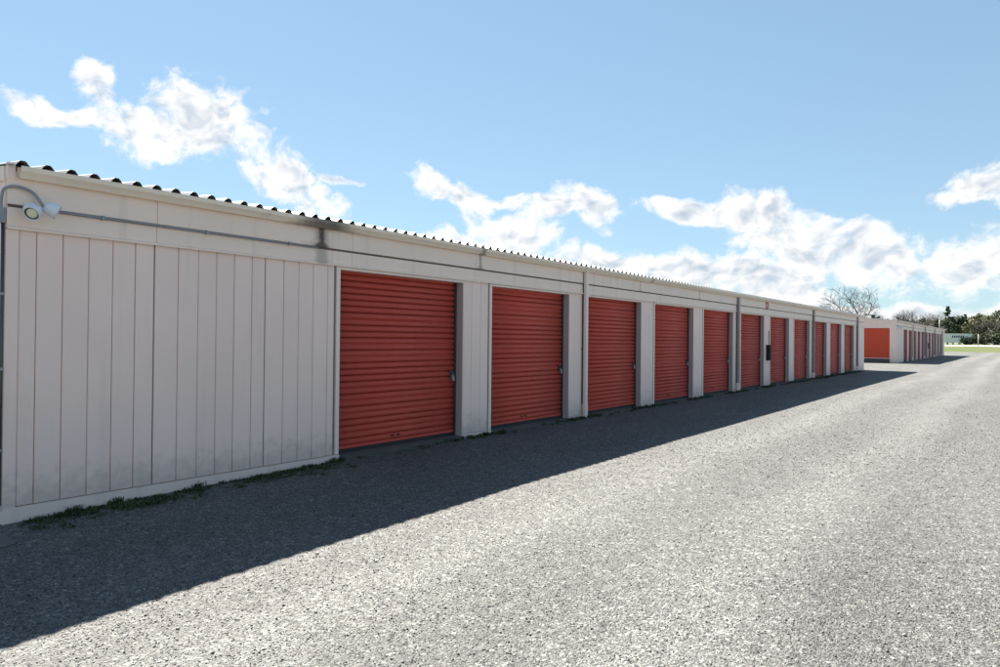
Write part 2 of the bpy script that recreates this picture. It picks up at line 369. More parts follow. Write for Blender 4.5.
# stones lying on the lot, thinning with distance
def scatter():
    n = 300000
    ang = rng.uniform(-R(46), R(46), n)
    u = rng.uniform(0, 1, n); r0, r1, r2 = 1.9, 5.2, 30.
    A1 = (r1*r1-r0*r0)/2; A2 = r1*r1*math.log(r2/r1); pick = rng.uniform(0, A1+A2, n) < A1
    r = np.where(pick, np.sqrt(r0*r0+u*(r1*r1-r0*r0)), r1*(r2/r1)**u)
    hd = YAW+ang; x = CAM.x-np.sin(hd)*r; y = r*np.cos(hd)
    inside = (x < .03) & (y > 2.2)
    x, y, r = x[~inside], y[~inside], r[~inside]; n = len(x)
    s = rng.lognormal(math.log(.0039), .36, n); s = np.clip(s, .002, .013)*np.clip(r/7, 1, 1.6)
    base = np.array([(1, 0, 0), (-1, 0, 0), (0, 1, 0), (0, -1, 0), (0, 0, 1), (0, 0, -1)], float)
    V = base[None]*rng.uniform(.55, 1.3, (n, 6, 1))+rng.uniform(-.28, .28, (n, 6, 3))
    V[:, :, 2] *= rng.uniform(.5, .85, (n, 1))
    q = rng.normal(size=(n, 4)); q[:, 1:3] *= .35; q /= np.linalg.norm(q, axis=1, keepdims=True)
    w, a, b, c = q.T
    Rm = np.stack([1-2*(b*b+c*c), 2*(a*b-c*w), 2*(a*c+b*w), 2*(a*b+c*w), 1-2*(a*a+c*c), 2*(b*c-a*w), 2*(a*c-b*w), 2*(b*c+a*w), 1-2*(a*a+b*b)], -1).reshape(n, 3, 3)
    V = np.einsum('nij,nkj->nki', Rm, V)*s[:, None, None]
    V += np.stack([x, y, gz(x, y)+s*.12], -1)[:, None]
    T = np.array([(0, 2, 4), (2, 1, 4), (1, 3, 4), (3, 0, 4), (2, 0, 5), (1, 2, 5), (3, 1, 5), (0, 3, 5)])
    F = (T[None]+6*np.arange(n)[:, None, None]).reshape(-1, 3)
    return rough_mesh('gravel', V.reshape(-1, 3), F, 'stones')
tag(link('gravel', scatter()), 'loose grey gravel stones covering the open lot', 'gravel', kind='stuff')
# road beyond the grass
rx0, rx1 = -300, 300
mb = MB(); yr = 206.
mb.prism([(yr-3, .3), (yr-3, .64), (yr, .72), (yr+10, 1.0), (yr+14, .3)], 'x', rx0, rx1)
tag(mb.build('road', 'road'), kind='structure')

# ------------------------------------------------------------------ storage buildings
SLOPE = .083
DEPTH = 9.14
def board_mesh(w, h, ch=.007, t=.016):
    return MB().prism([(-t, 0), (-ch, 0), (0, ch), (0, w-ch), (-ch, w), (-t, w)], 'z', 0, h)
board_cache = {}
def board(parent, y, w, h, z=0., x=0., name='siding_board'):
    key = (round(w, 3), round(h, 3))
    if key not in board_cache: board_cache[key] = board_mesh(w-.005, h).mesh('siding_board', 'siding')
    return link(name, board_cache[key], parent, (x, y+.0025, z))
slat_cache = {}
def slat_mesh(w, hgt):
    pr = [(-.012, 0), (-.006, .001)] + [(.011*math.sin(math.pi*t)**.6+.0015, .002+(hgt-.018)*t) for t in (.06, .22, .5, .78, .94)] + [(-.004, hgt-.016), (-.0115, hgt-.012), (-.012, hgt)]
    return MB().prism(pr, 'y', 0, w).mesh('slat', 'red', True)

def storage(name, label, y0, y1, zb, first, nd, pitch, w, detail, spouts, group):
    top, zg, H = 2.199, 2.738, 2.245
    T = thing(name, label, 'storage building', (0, y0, zb), group)
    L = y1-y0; f0 = first-y0
    ops = [(f0+k*pitch, f0+k*pitch+w) for k in range(nd)]
    # solid wall behind the boards, between the openings
    solids = []; a = 0.
    for o in ops: solids.append((a, o[0])); a = o[1]
    solids.append((a, L))
    DX = -.14
    core = MB()
    for a, b in solids: MB().box(-.22, -.014, a+.002, b-.002, -.25, H+.02).build('pier', 'joint' if detail else 'siding', T)
    core.box(-.22, -.0145, .002, L-.002, H+.021, zg-.02); MB().box(-.0143, -.0105, .01, L-.01, H+.1665, H+.1895).build('seam_gap', 'seam', T)
    core.box(-DEPTH, -DEPTH+.2, .002, L-.002, -.25, zg-.02)
    def gable(ya, yb, door=None):
        def ztop(x): return zg-.02+(-x if x > -DEPTH/2 else DEPTH+x)*SLOPE
        xs = [-.2201, -DEPTH/2, -DEPTH+.2001]
        if door is None: core.prism([(xs[0], -.25), (xs[0], ztop(xs[0])), (xs[1], ztop(xs[1])), (xs[2], ztop(xs[2])), (xs[2], -.25)], 'y', ya, yb)
        else:
            da, db, dz0, dz1 = door
            core.prism([(xs[0], dz1), (xs[0], ztop(xs[0])), (xs[1], ztop(xs[1])), (xs[2], ztop(xs[2])), (xs[2], dz1)], 'y', ya, yb)
            core.box(da, xs[0], ya, yb, -.25, dz1-.001); core.box(xs[2], db, ya, yb, -.25, dz1-.001); core.box(db+.001, da-.001, ya, yb, -.25, dz0)
    enddoor = None if detail else (-.41, -2.85, .23, 2.25)
    gable(.0165 if detail else .002, .2, enddoor); gable(L-.2, L-.002)
    core.build('wall', 'siding', T)
    # concrete plinth / thresholds
    for a, b in solids: MB().box(-.3, .014, a-.004, b+.004, -.45, -.008).build('plinth', 'plinth', T)
    for a, b in ops: MB().box(-.5, .05, a+.006, b-.006, -.45, -.028).build('threshold_slab', 'concrete', T)
    # siding
    if detail:
        ys = [.09]
        for s in (2.593, 2.796, 3.006, 3.212, 3.415, 3.589): ys.append(s-y0)
        for s in (3.831, 4.039, 4.24, 4.443, 4.654, 4.815, 5.061, 5.264, 5.468, 5.681): ys.append(s-y0)
        ys.append(f0-.085)
        for i in range(len(ys)-1): board(T, ys[i]+(.008 if i in (6, 12) else 0), ys[i+1]-ys[i]-(.008 if i in (6, 12) else 0), H-.01, x=float(rng.uniform(-.0025, .0015)))
        for i in (6, 12): MB().box(-.0138, -.011, ys[i]-.001, ys[i]+.0095, 0, H-.012).build('panel_joint', 'joint', T)
        for k in range(nd-1):
            a = ops[k][1]; b = ops[k+1][0]-.085
            c = [a, a+.205, a+.42, b]
            for i in range(3): board(T, c[i], c[i+1]-c[i], H-.01)
        a = ops[-1][1]; n = int((L-.09-a)/.21); c = np.linspace(a, L-.09, n+1)
        for i in range(n): board(T, float(c[i]), float(c[i+1]-c[i]), H-.01)
        # near end wall
        n = int((DEPTH-.2)/.207); c = np.linspace(.1, DEPTH-.1, n+1)
        for i in range(n):
            ww = float(c[i+1]-c[i]); xm = -float(c[i]+c[i+1])/2; hh = zg-.03+(-xm if xm > -DEPTH/2 else DEPTH+xm)*SLOPE-.03
            key = ('e', round(ww, 3))
            if key not in board_cache: board_cache[key] = board_mesh(ww-.005, 1.).mesh('siding_board', 'siding')
            o = link('siding_board', board_cache[key], T, (-float(c[i]), 0, 0)); o.rotation_euler = (0, 0, R(-90)); o.rotation_euler = (0, 0, math.pi*1.5); o.scale = (1, 1, hh)
            o.location = (-float(c[i+1])+.0, 0, 0)
    else:
        for a, b in solids:
            n = max(2, round((b-a)/.23)); c = np.linspace(a, b, n+1)
            mbp = MB()
            for i in range(n): mbp.prism([(-.0135, c[i]+.003), (0, c[i]+.012), (0, c[i+1]-.012), (-.0135, c[i+1]-.003)], 'z', 0, H-.01)
            mbp.build('siding_panel', 'siding', T)
    # corner trims
    MB().box(-.014, .006, -.006, .087, -.03, H-.012).box(-.095, -.0142, -.0065, .0, -.03, zg-.06).build('corner_trim', 'siding', T)
    MB().box(-.014, .006, L-.087, L+.006, -.03, H-.012).build('corner_trim', 'siding', T)
    # header band, upper fascia, ledge: 2.44 m panels
    seams = list(np.arange(3.6-2.37, L, 2.44)); ed = [-.004]+[float(s) for s in seams]+[L+.004]
    for i in range(len(ed)-1):
        a, b = ed[i]+.002, ed[i+1]-.002
        MB().prism([(-.0142, H), (.012, H), (.012, H+.163), (.008, H+.166), (-.0142, H+.166)], 'y', a, b).build('header_panel', 'fascia', T)
        MB().prism([(-.0142, H+.190), (.022, H+.190), (.022, zg-.04), (-.0142, zg-.04)], 'y', a+.0005, b-.0005).build('fascia_panel', 'fascia', T)
    MB().prism([(.0145, H-.012), (.028, H-.012), (.028, H+.006), (.0145, H+.016)], 'y', -.002, L+.002).build('ledge_strip', 'fascia', T)
    # doors
    ns = 27; sh = (top-.06-.03)/ns
    slat = slat_mesh(w+.04, sh)
    jamb = MB().prism([(-.05, 0), (.007, 0), (.007, .055), (-.05, .055)], 'z', -.0, top+.001).mesh('door_jamb', 'trim')
    rev = MB().box(-.2, -.0005, 0, .012, -.02, top).mesh('door_reveal', 'reveal')
    head = MB().prism([(-.15, top), (.006, top), (.006, H-.014), (-.15, H-.014)], 'y', -.055, w+.002).mesh('head_trim', 'trim')
    for k, (a, b) in enumerate(ops):
        link('door_jamb', jamb, T, (0, a-.055, 0)); link('head_trim', head, T, (0, a, 0))
        r = link('door_reveal', rev, T, (0, b-.0122, 0))
        if detail:
            D = MB().box(DX-.02, DX-.0125, a-.02, b+.02, .03, top+.05).build('roll_up_door', 'red', T)
            for i in range(ns): link('slat', slat, D, (DX+rng.normal()*.0012, a-.02, .062+i*sh))
            MB().prism([(DX-.012, .025), (DX+.012, .025), (DX+.012, .055), (DX, .061), (DX-.012, .061)], 'y', a-.015, b-.005).build('bottom_bar', 'red', D)
            MB().box(DX-.010, DX+.006, a-.01, b-.008, -.027, .0245).build('rubber_seal', 'rubber', D)
            MB().box(DX-.012, DX+.03, b-.045, b-.0125, -.026, top-.002).build('guide_rail', 'guide', D)
            MB().box(DX-.012, DX+.03, a+.0005, a+.02, -.026, top-.002).build('guide_rail', 'guide', D)
            yl = b-.115
            MB().box(DX+.0125, DX+.02, yl-.03, yl+.045, .80, .93).box(DX+.02, DX+.036, yl-.012, yl+.075, .86, .885).build('latch', 'darksteel', D)
            MB().prism([(DX+.022, yl+.005), (DX+.046, yl+.005), (DX+.046, yl+.05), (DX+.022, yl+.05)], 'z', .775, .825).tube(
                [(DX+.034, yl+.012, .82), (DX+.034, yl+.012, .85), (DX+.034, yl+.02, .862), (DX+.034, yl+.034, .862), (DX+.034, yl+.043, .85), (DX+.034, yl+.043, .82)], .005, 6).build('padlock', 'steel', D)
            if k % 3 != 2:
                for q in (.0, .11): MB().box(DX+.0125, DX+.03, a+1.02+q, a+1.06+q, .098, .118).build('foot_lift', 'rubber', D)
        else:
            pr = [(DX-.02, .05)]
            for i in range(ns): pr += [(DX, .05+i*sh), (DX+.010, .05+(i+.35)*sh), (DX+.010, .05+(i+.65)*sh), (DX, .05+(i+.97)*sh)]
            pr += [(DX-.02, .05+ns*sh)]
            D = MB().prism(pr, 'y', a, b).build('roll_up_door', 'red', T)
            MB().box(DX-.02, DX+.006, a, b, -.02, .048).build('rubber_seal', 'rubber', D)
            MB().box(DX-.012, DX+.03, b-.05, b-.013, -.02, top-.002).build('guide_rail', 'guide', D)
    if enddoor:                                   # door in the end wall
        da, db, z0, z1 = enddoor; pr = [(.15, z0+.03)]; n = 26; hh = (z1-z0-.03)/n
        for i in range(n): pr += [(.10, z0+.03+i*hh), (.09, z0+.03+(i+.35)*hh), (.09, z0+.03+(i+.65)*hh), (.10, z0+.03+(i+.97)*hh)]
        pr += [(.15, z1)]
        D = MB().prism(pr, 'x', db, da).build('roll_up_door', 'orange', T); D['label'] = 'bright orange roll-up door in the end wall'
        MB().box(db, da, .085, .11, z0-.0, z0+.028).build('bottom_bar', 'trim', D)
        MB().box(db, da, -.05, .002, -.3, z0-.002).build('threshold_slab', 'concrete', T)
    # gutter in 3.05 m lengths (an open trough), hung proud of the fascia
    gp = [(.0225, 2.736), (.0225, 2.648), (.066, 2.644), (.082, 2.672), (.104, 2.700), (.106, 2.738), (.098, 2.738), (.0965, 2.703), (.076, 2.676), (.062, 2.650), (.0265, 2.653), (.0265, 2.736)]
    g0 = [.06]+[float(s) for s in np.arange(5.62-2.37, L-.4, 3.05)]+[L+.01]
    for i in range(len(g0)-1):
        sec = MB().prism(gp, 'y', g0[i]+.0015, g0[i+1]-.0015).build('gutter_section', 'gutter', T); sec.location.z = .003*math.sin(i*2.1)
    MB().box(-.014, .03, -.007, .048, zg-.1, zg+.028).build('rake_cap', 'trim', T)
    # roof: corrugated sheets, five ribs each
    per, rh = .1855, .042
    prof = []
    for i in range(5):
        o = i*per; prof += [(o, 0), (o+.045, 0), (o+.068, rh*.75), (o+.082, rh), (o+.113, rh), (o+.127, rh*.75), (o+.150, 0)]
    prof.append((5*per, 0))
    def roofmesh(sgn):
        v = []; f = []; n = len(prof)
        xe, xr = (.088, -DEPTH/2) if sgn > 0 else (-DEPTH-.05, -DEPTH/2)
        for x in (xe, xr):
            z = zg+.002+abs(x-xe)*SLOPE
            for t in (0, -.0016): v += [(x, y, z+q+t) for y, q in prof]
        for i in range(n-1):
            f += [(i, i+1, 2*n+i+1, 2*n+i), (n+i, 3*n+i, 3*n+i+1, n+i+1), (i, n+i, n+i+1, i+1)]
        q = MB(); q.v = v; q.f = f; return q.mesh('roof_sheet', 'roof')
    rm, rb = roofmesh(1), roofmesh(-1)
    nsheet = int(math.ceil((L+.03)/(5*per)))
    for i in range(nsheet):
        link('roof_sheet', rm, T, (0, -.02+i*5*per, .0015*(i % 2))); link('roof_sheet', rb, T, (0, -.02+i*5*per, .0015*(i % 2)))
    # solid bed under the sheets so that no light leaks through
    MB().prism([(.02, zg-.035), (.02, zg-.004), (-DEPTH/2, zg-.004+DEPTH/2*SLOPE), (-DEPTH-.02, zg-.004), (-DEPTH-.02, zg-.035), (-DEPTH/2, zg-.035+DEPTH/2*SLOPE)], 'y', .21, L-.21).build('purlin_deck', 'fascia', T)
    # rake boards on the gable ends
    for ya, yb in ((-.022, -.0068), (L+.0068, L+.022)):
        MB().prism([(-.014, zg-.12), (-.014, zg-.002), (-DEPTH/2, zg-.002+DEPTH/2*SLOPE), (-DEPTH, zg-.002), (-DEPTH, zg-.12), (-DEPTH/2, zg-.12+DEPTH/2*SLOPE)], 'y', ya, yb).build('rake_board', 'fascia', T)
    # downspouts
    for i, s in enumerate(spouts):
        yy = s-y0; mat = 'trim' if i == 0 else 'brownpipe'
        D = MB().box(.0295, .085, yy-.038, yy+.038, .16, 2.64).build('downspout', mat, T)
        MB().box(.0285, .089, yy-.043, yy+.043, -.06, .20).build('downspout_sleeve', 'trim', D)
        MB().box(.004, .0293, yy-.05, yy-.0385, .2, 2.638).box(.0, .0293, yy-.06, yy+.06, 1.2, 1.225).build('strap_and_dark_strip', 'guide', D)  # upright black strip draws the dark line left of the spout; plus a cross strap
    return T, ops
B1, ops1 = storage('storage_building', 'long low off-white storage building with dark red roll-up doors and wooden siding', 2.37, 41.5, 0., 5.866, 11, 3.048, 2.352, True, (11.78, 20.72, 30.02, 39.42), 'self storage buildings')
B2, ops2 = storage('storage_building', 'farther storage building with an orange door in its end wall', 53.72, 90.4, .10, 57.2, 11, 2.79, 2.1, False, (62.4, 70.75, 79.2, 87.6), 'self storage buildings')
# ------------------------------------------------------------------ wall fittings
def arc(pts, n=6):                                # Catmull-Rom through the points
    P = [Vector(p) for p in pts]; P = [P[0]*2-P[1]]+P+[P[-1]*2-P[-2]]; out = []
    for i in range(1, len(P)-2):
        for k in range(n):
            t = k/n; a, b, c, d = P[i-1], P[i], P[i+1], P[i+2]
            out.append(.5*((2*b)+(c-a)*t+(2*a-5*b+4*c-d)*t*t+(3*b-a-3*c+d)*t**3))
    return out+[P[-2]]
def lathe(prof, n=16):
    """prof (r, z) -> MB round the z axis"""
    b = MB()
    for r, z in prof:
        for j in range(n): a = 2*math.pi*j/n; b.v.append((r*math.cos(a), r*math.sin(a), z))
    for i in range(len(prof)-1):
        for j in range(n): k = i*n+j; l = i*n+(j+1) % n; b.f.append((k, l, l+n, k+n))
    b.f.append(tuple(range(n-1, -1, -1))); e = (len(prof)-1)*n; b.f.append(tuple(range(e, e+n)))
    return b
def floodlight(loc, label, s=1.):
    T = thing('floodlight', label, 'floodlight', loc, 'twin floodlights on building corners'); T.scale = (s, s, s)
    lathe([(.05, -.03), (.056, -.025), (.056, .028), (.05, .035)], 16).build('junction_box', 'lampbody', T, True).rotation_euler = (0, R(90), 0)
    MB().box(-.10, -.02, -.02, .02, -.02, .02).build('mount', 'conduit', T)
    for loc_, aim in (((.115, -.02, -.045), Vector((.62, -.62, -.55))), ((.10, .155, .0), Vector((.35, .80, -.42)))):
        MB().tube([(.03, loc_[1]*.35, .0), Vector(loc_)*.55, loc_], [.016, .018, .022], 8).build('swivel_arm', 'lampbody', T, True)
        hd = lathe([(.028, -.075), (.05, -.066), (.062, -.04), (.068, -.01), (.070, .03), (.070, .045), (.0632, .046), (.0630, .02)], 20).build('lamp_head', 'lampbody', T, True)
        hd.location = loc_; hd.rotation_euler = aim.to_track_quat('Z', 'Y').to_euler()
        lathe([(.050, .018), (.048, .030), (.035, .036), (.012, .039)], 20).build('lens', 'lens', hd, True); lathe([(.0625, .015), (.0622, .026), (.0505, .024), (.0505, .015)], 20).build('gasket', 'rubber', hd)
    return T
floodlight((.10, 2.50, 2.402), 'white twin-head floodlight on the fascia corner with grey conduit', .86)
floodlight((.10, 53.85, 2.45), 'small white floodlight on the corner of the building with the orange end door')
cp = thing('electrical_conduit', 'thin grey conduit running along the fascia from the twin floodlight', 'conduit', (.04, 2.7, 2.42))
MB().tube([(.036, 2.66+.0, 2.418), (.036, 3.6, 2.418), (.036, 4.6, 2.4165), (.036, 5.5, 2.418)], .0105, 8).build('pipe', 'conduit', cp, True, (-.04, -2.7, -2.42))
for yy in (3.1, 4.1, 5.1): MB().box(.0222, .05, yy-.012, yy+.012, 2.40, 2.436).build('pipe_strap', 'conduit', cp, False, (-.04, -2.7, -2.42))
fx = thing('flexible_conduit', 'grey flexible conduit looping from the floodlight round the building corner', 'conduit', (-.06, 2.33, 0))
MB().tube(arc([(.10, 2.60, 2.425), (.075, 2.585, 2.47), (.055, 2.53, 2.545), (.045, 2.43, 2.575), (.02, 2.345, 2.55), (-.012, 2.335, 2.47), (-.02, 2.335, 2.395)]), .0125, 8).build('hose', 'conduit', fx, True, (.06, -2.33, 0))
MB().box(-.065, .004, 2.285, 2.3625, 2.28, 2.40).build('junction_box', 'conduit', fx, False, (.06, -2.33, 0))
MB().tube([(-.012, 2.348, 2.279), (-.012, 2.348, 1.2), (-.012, 2.348, .02)], .013, 8).build('pipe', 'darksteel', fx, True, (.06, -2.33, 0))
for zz in (.45, 1.1, 1.7): MB().box(-.034, .003, 2.333, 2.3625, zz, zz+.022).build('pipe_strap', 'conduit', fx, False, (.06, -2.33, 0))
# black boxes on piers
def blackbox(y, x, z, label):
    T = thing('electrical_box', label, 'electrical box', (x, y, z), 'black boxes on door piers')
    MB().prism([(.0, -.11), (.08, -.11), (.09, -.10), (.09, .10), (.08, .11), (0, .11)], 'z', 0, .5).build('case', 'blackbox', T)
    MB().box(.0905, .098, -.09, .09, .03, .47).build('lid', 'blackbox', T)
    MB().tube([(.05, 0, .5), (.05, 0, .95)], .012, 6).build('pipe', 'darksteel', T)
blackbox(23.80, .008, .78, 'black electrical box on the pier below the red letter D')
blackbox(73.75, .008, .9, 'black box on a pier of the farther storage building')
# letter D
def letter():
    T = thing('letter_sign', 'red letter D mounted high on the fascia', 'sign', (.023, 23.53, 2.44))
    out = [(0, 0), (0, .03), (.045, .04), (.045, .165), (0, .175), (0, .205), (.17, .205)]
    n = 12; cy, cz, ry, rz = .17, .1025, .15, .1025
    out2 = [(cy+ry*math.cos(t), cz+rz*math.sin(t)) for t in np.linspace(math.pi/2, -math.pi/2, n)]
    inn = [(.10, .17)]+[(.165+.085*math.cos(t), cz+.0675*math.sin(t)) for t in np.linspace(math.pi/2, -math.pi/2, n)]+[(.10, .035)]
    import bmesh
    def poly(pts, x): return [(x, p, q) for p, q in pts]
    b = MB(); b.prism([(.045, .0), (.10, .0), (.10, .205), (.045, .205)], 'x', 0, .012)
    b.prism([(0, 0), (.0449, 0), (.0449, .03), (0, .03)], 'x', 0, .0115); b.prism([(0, .175), (.0449, .175), (.0449, .205), (0, .205)], 'x', 0, .0115)
    o = [(.1001, .205)]+out2+[(.1001, 0)]; i_ = [(.1001, .17)]+inn[1:-1]+[(.1001, .035)]
    k = len(b.v); m_ = len(o)
    for x in (0, .012):
        b.v += poly(o, x); b.v += poly(i_, x)
    for j in range(m_-1):
        A, B, A2, B2 = k+j, k+m_+j, k+2*m_+j, k+3*m_+j
        b.f += [(A, A+1, B+1, B), (A2, B2, B2+1, A2+1), (A, A2, A2+1, A+1), (B, B+1, B2+1, B2)]
    b.build('letter_face', 'letter', T)
letter()
# concrete stub at the near corner
b = MB().prism([(.10, -.02), (.62, -.06), (.70, .10), (.66, .20), (.30, .24), (.12, .20)], 'z', -.25, -.125); o = b.build('concrete_pad', 'concrete', None, False, (.02, 2.02, 0))
tag(o, 'small broken concrete pad at the near corner of the building', 'concrete pad')

# ------------------------------------------------------------------ weeds along the wall foot
def weeds():
    V = []; F = []
    rs = np.random.default_rng(11); spots = []
    for _ in range(430):
        y = 2.45+3.4*rs.random()**1.0; dens = .35+.65*math.sin((y-2.2)*1.7)**2
        if rs.random() < dens: spots.append((.03+abs(rs.normal())*.16, y, .012+.03*rs.random()**2))
    for k in range(11):
        a, b_ = 8.218+k*3.048, 8.914+k*3.048
        for _ in range(26): spots.append((.03+abs(rs.normal())*.07, rs.uniform(a-.5, b_+.3), .03+.05*rs.random()))
        for _ in range(10 + (60 if k >= 7 else 0)): spots.append((.05+abs(rs.normal())*.10, rs.uniform(a-2.3, b_+.2), .02+.04*rs.random()))
    for y in (2.9, 3.25, 4.05, 5.75, 5.85): spots += [(.04+.02*rs.random(), y+.02*rs.normal(), .05+.03*rs.random()) for _ in range(2)]
    for x, y, s in spots:
        for _ in range(24):
            a = rs.uniform(0, 6.28); l = s*rs.uniform(.5, 1.25); lean = rs.uniform(.2, 1.1); bx, by = x+rs.normal()*.022, y+rs.normal()*.025; wd = .0018+.0022*rs.random()
            if bx < .018: bx = .018+.01*rs.random()
            z = float(gz(bx, by)); dx, dy = math.cos(a)*lean*l, math.sin(a)*lean*l
            if bx+dx < .016: dx = abs(dx)
            px, py = -math.sin(a)*wd, math.cos(a)*wd; k = len(V)
            V += [(bx-px, by-py, z-.005), (bx+px, by+py, z-.005), (bx+dx*.55+px*1.5, by+dy*.55+py*1.5, z+l*.65), (bx+dx*.55-px*1.5, by+dy*.55-py*1.5, z+l*.65), (bx+dx, by+dy, z+l*.8)]
            F += [(k, k+1, k+2), (k, k+2, k+3), (k+3, k+2, k+4)]
    return rough_mesh('weeds', np.array(V), np.array(F), 'weed')
tag(link('weeds', weeds()), 'low green weeds growing along the foot of the storage building', 'weeds', kind='stuff')

# ------------------------------------------------------------------ beyond the lot
def bare_tree(px, D, height, spread, label, seed, levels=6, base_z=None, name='bare_tree', group=None):
    rs = random.Random(seed); x, y = at_dist(px, D); z = float(gz(x, y)) if base_z is None else base_z
    T = thing(name, label, 'tree', (x, y, z), group)
    tr = MB(); cr = MB(); 
    def grow(p, d, l, r, lev):
        q = p+d*l*.5+Vector((rs.uniform(-1, 1), rs.uniform(-1, 1), rs.uniform(-.3, .6)))*l*.06
        e = q+(d+Vector((rs.uniform(-1, 1), rs.uniform(-1, 1), rs.uniform(-.2, .5)))*.18).normalized()*l*.5
        (tr if lev < 2 else cr).tube([p, q, e], [r, r*.85, r*.68], 6 if lev < 2 else 3, cap=False)
        if lev >= levels: return
        nb = (4 if lev == 0 else 3) if lev < 5 else rs.choice((2, 3, 3))
        for _ in range(nb):
            ax = d.orthogonal().normalized(); ax.rotate(Quaternion(d, rs.uniform(0, 6.283)))
            nd = d.copy(); nd.rotate(Quaternion(ax, rs.uniform(.28, .85)*spread)); nd = (nd+Vector((0, 0, .10))).normalized()
            grow(e if rs.random() < .7 else q, nd, l*rs.uniform(.62, .86), r*.62, lev+1)
    grow(Vector((0, 0, -.1)), Vector((rs.uniform(-.05, .05), rs.uniform(-.05, .05), 1)).normalized(), height*.27, height*.022, 0)
    top = max(v[2] for v in cr.v); k = height/top
    for b in (tr, cr): b.v = [(a*k, c*k, e*k) for a, c, e in b.v]
    tr.build('trunk', 'bark', T, True); cr.build('crown', 'twig', T)
    return T
def leafy_tree(px, D, height, width, label, seed, mat='needle', conifer=True, n=2600, leaf=.35, group=None, name=None):
    rs = np.random.default_rng(seed); x, y = at_dist(px, D); z = float(gz(x, y))
    T = thing(name or ('evergreen_tree' if conifer else 'leafy_tree'), label, 'tree', (x, y, z), group)
    tr = MB(); tr.tube([(0, 0, -.2), (.1, 0, height*.4), (0, .1, height*.93)], [height*.02, height*.014, .03], 7)
    for i in range(7):
        a = rs.uniform(0, 6.28); h0 = height*rs.uniform(.25, .7); l = width*.35; tr.tube([(0, 0, h0), (math.cos(a)*l*.6, math.sin(a)*l*.6, h0+l*.25), (math.cos(a)*l, math.sin(a)*l, h0+l*.6)], [.12, .07, .03], 5)
    tr.build('trunk', 'bark', T, True)
    if conifer:
        nc = 130; h = rs.uniform(.08, 1, nc)**.9; rad = width/2*(1-h)**.8*rs.uniform(.3, 1.1, nc)+.1
        a = rs.uniform(0, 6.28, nc); cen = np.stack([rad*np.cos(a), rad*np.sin(a), h*height], -1); cr = (.05+.12*(1-h))*width*rs.uniform(.6, 1.2, nc)
    else:
        nc = 46; dirs = rs.normal(size=(nc, 3)); dirs /= np.linalg.norm(dirs, axis=1, keepdims=True); rr_ = rs.uniform(.3, 1, nc)**.5
        cen = dirs*rr_[:, None]*np.array([width*.42, width*.42, height*.40])+np.array([0, 0, height*.56]); cr = width*rs.uniform(.09, .19, nc)
    i = rs.integers(0, nc, n); d = rs.normal(size=(n, 3)); d /= np.linalg.norm(d, axis=1, keepdims=True)
    P = cen[i]+d*(cr[i]*rs.uniform(.35, 1, n)**.6)[:, None]*np.array([1, 1, .7]); P[:, 2] = np.maximum(P[:, 2], .15)
    t1 = rs.normal(size=(n, 3)); t1 /= np.linalg.norm(t1, axis=1, keepdims=True); t2 = np.cross(d, t1); t2 /= np.linalg.norm(t2, axis=1, keepdims=True)+1e-6
    sz = (leaf*rs.uniform(.5, 1.3, n))[:, None]
    V = np.stack([P-t1*sz*.6, P+t2*sz*.45, P+t1*sz*.8, P-t2*sz*.4], 1).reshape(-1, 3)
    k = 4*np.arange(n)[:, None]; F = np.concatenate([k+[[0, 1, 2]], k+[[0, 2, 3]]])
    link('crown', rough_mesh('crown', V, F, mat), T); return T
bare_tree(851, 112, 9.8, 1.3, 'large bare branching tree rising behind the end of the storage building', 5, levels=7)
gt = 'trees along the far edge'
for i, (px, D, h, sp, lb) in enumerate((
    (884, 240, 9.3, .9, 'small bare tree showing over the orange end door'),
    (905, 225, 10.2, 1., 'bare brown tree top over the near corner of the farther building'),
    (916, 230, 10.0, 1., 'bare brown tree top above the middle of the farther roof'),
    (927, 250, 10.2, 1., 'bare grey tree top above the far end of the farther roof'),
    (987, 255, 9.0, 1.0, 'bare grey tree standing in front of the olive thicket'))):
    bare_tree(px, D, h, sp, lb, 20+i, levels=6, group=gt)
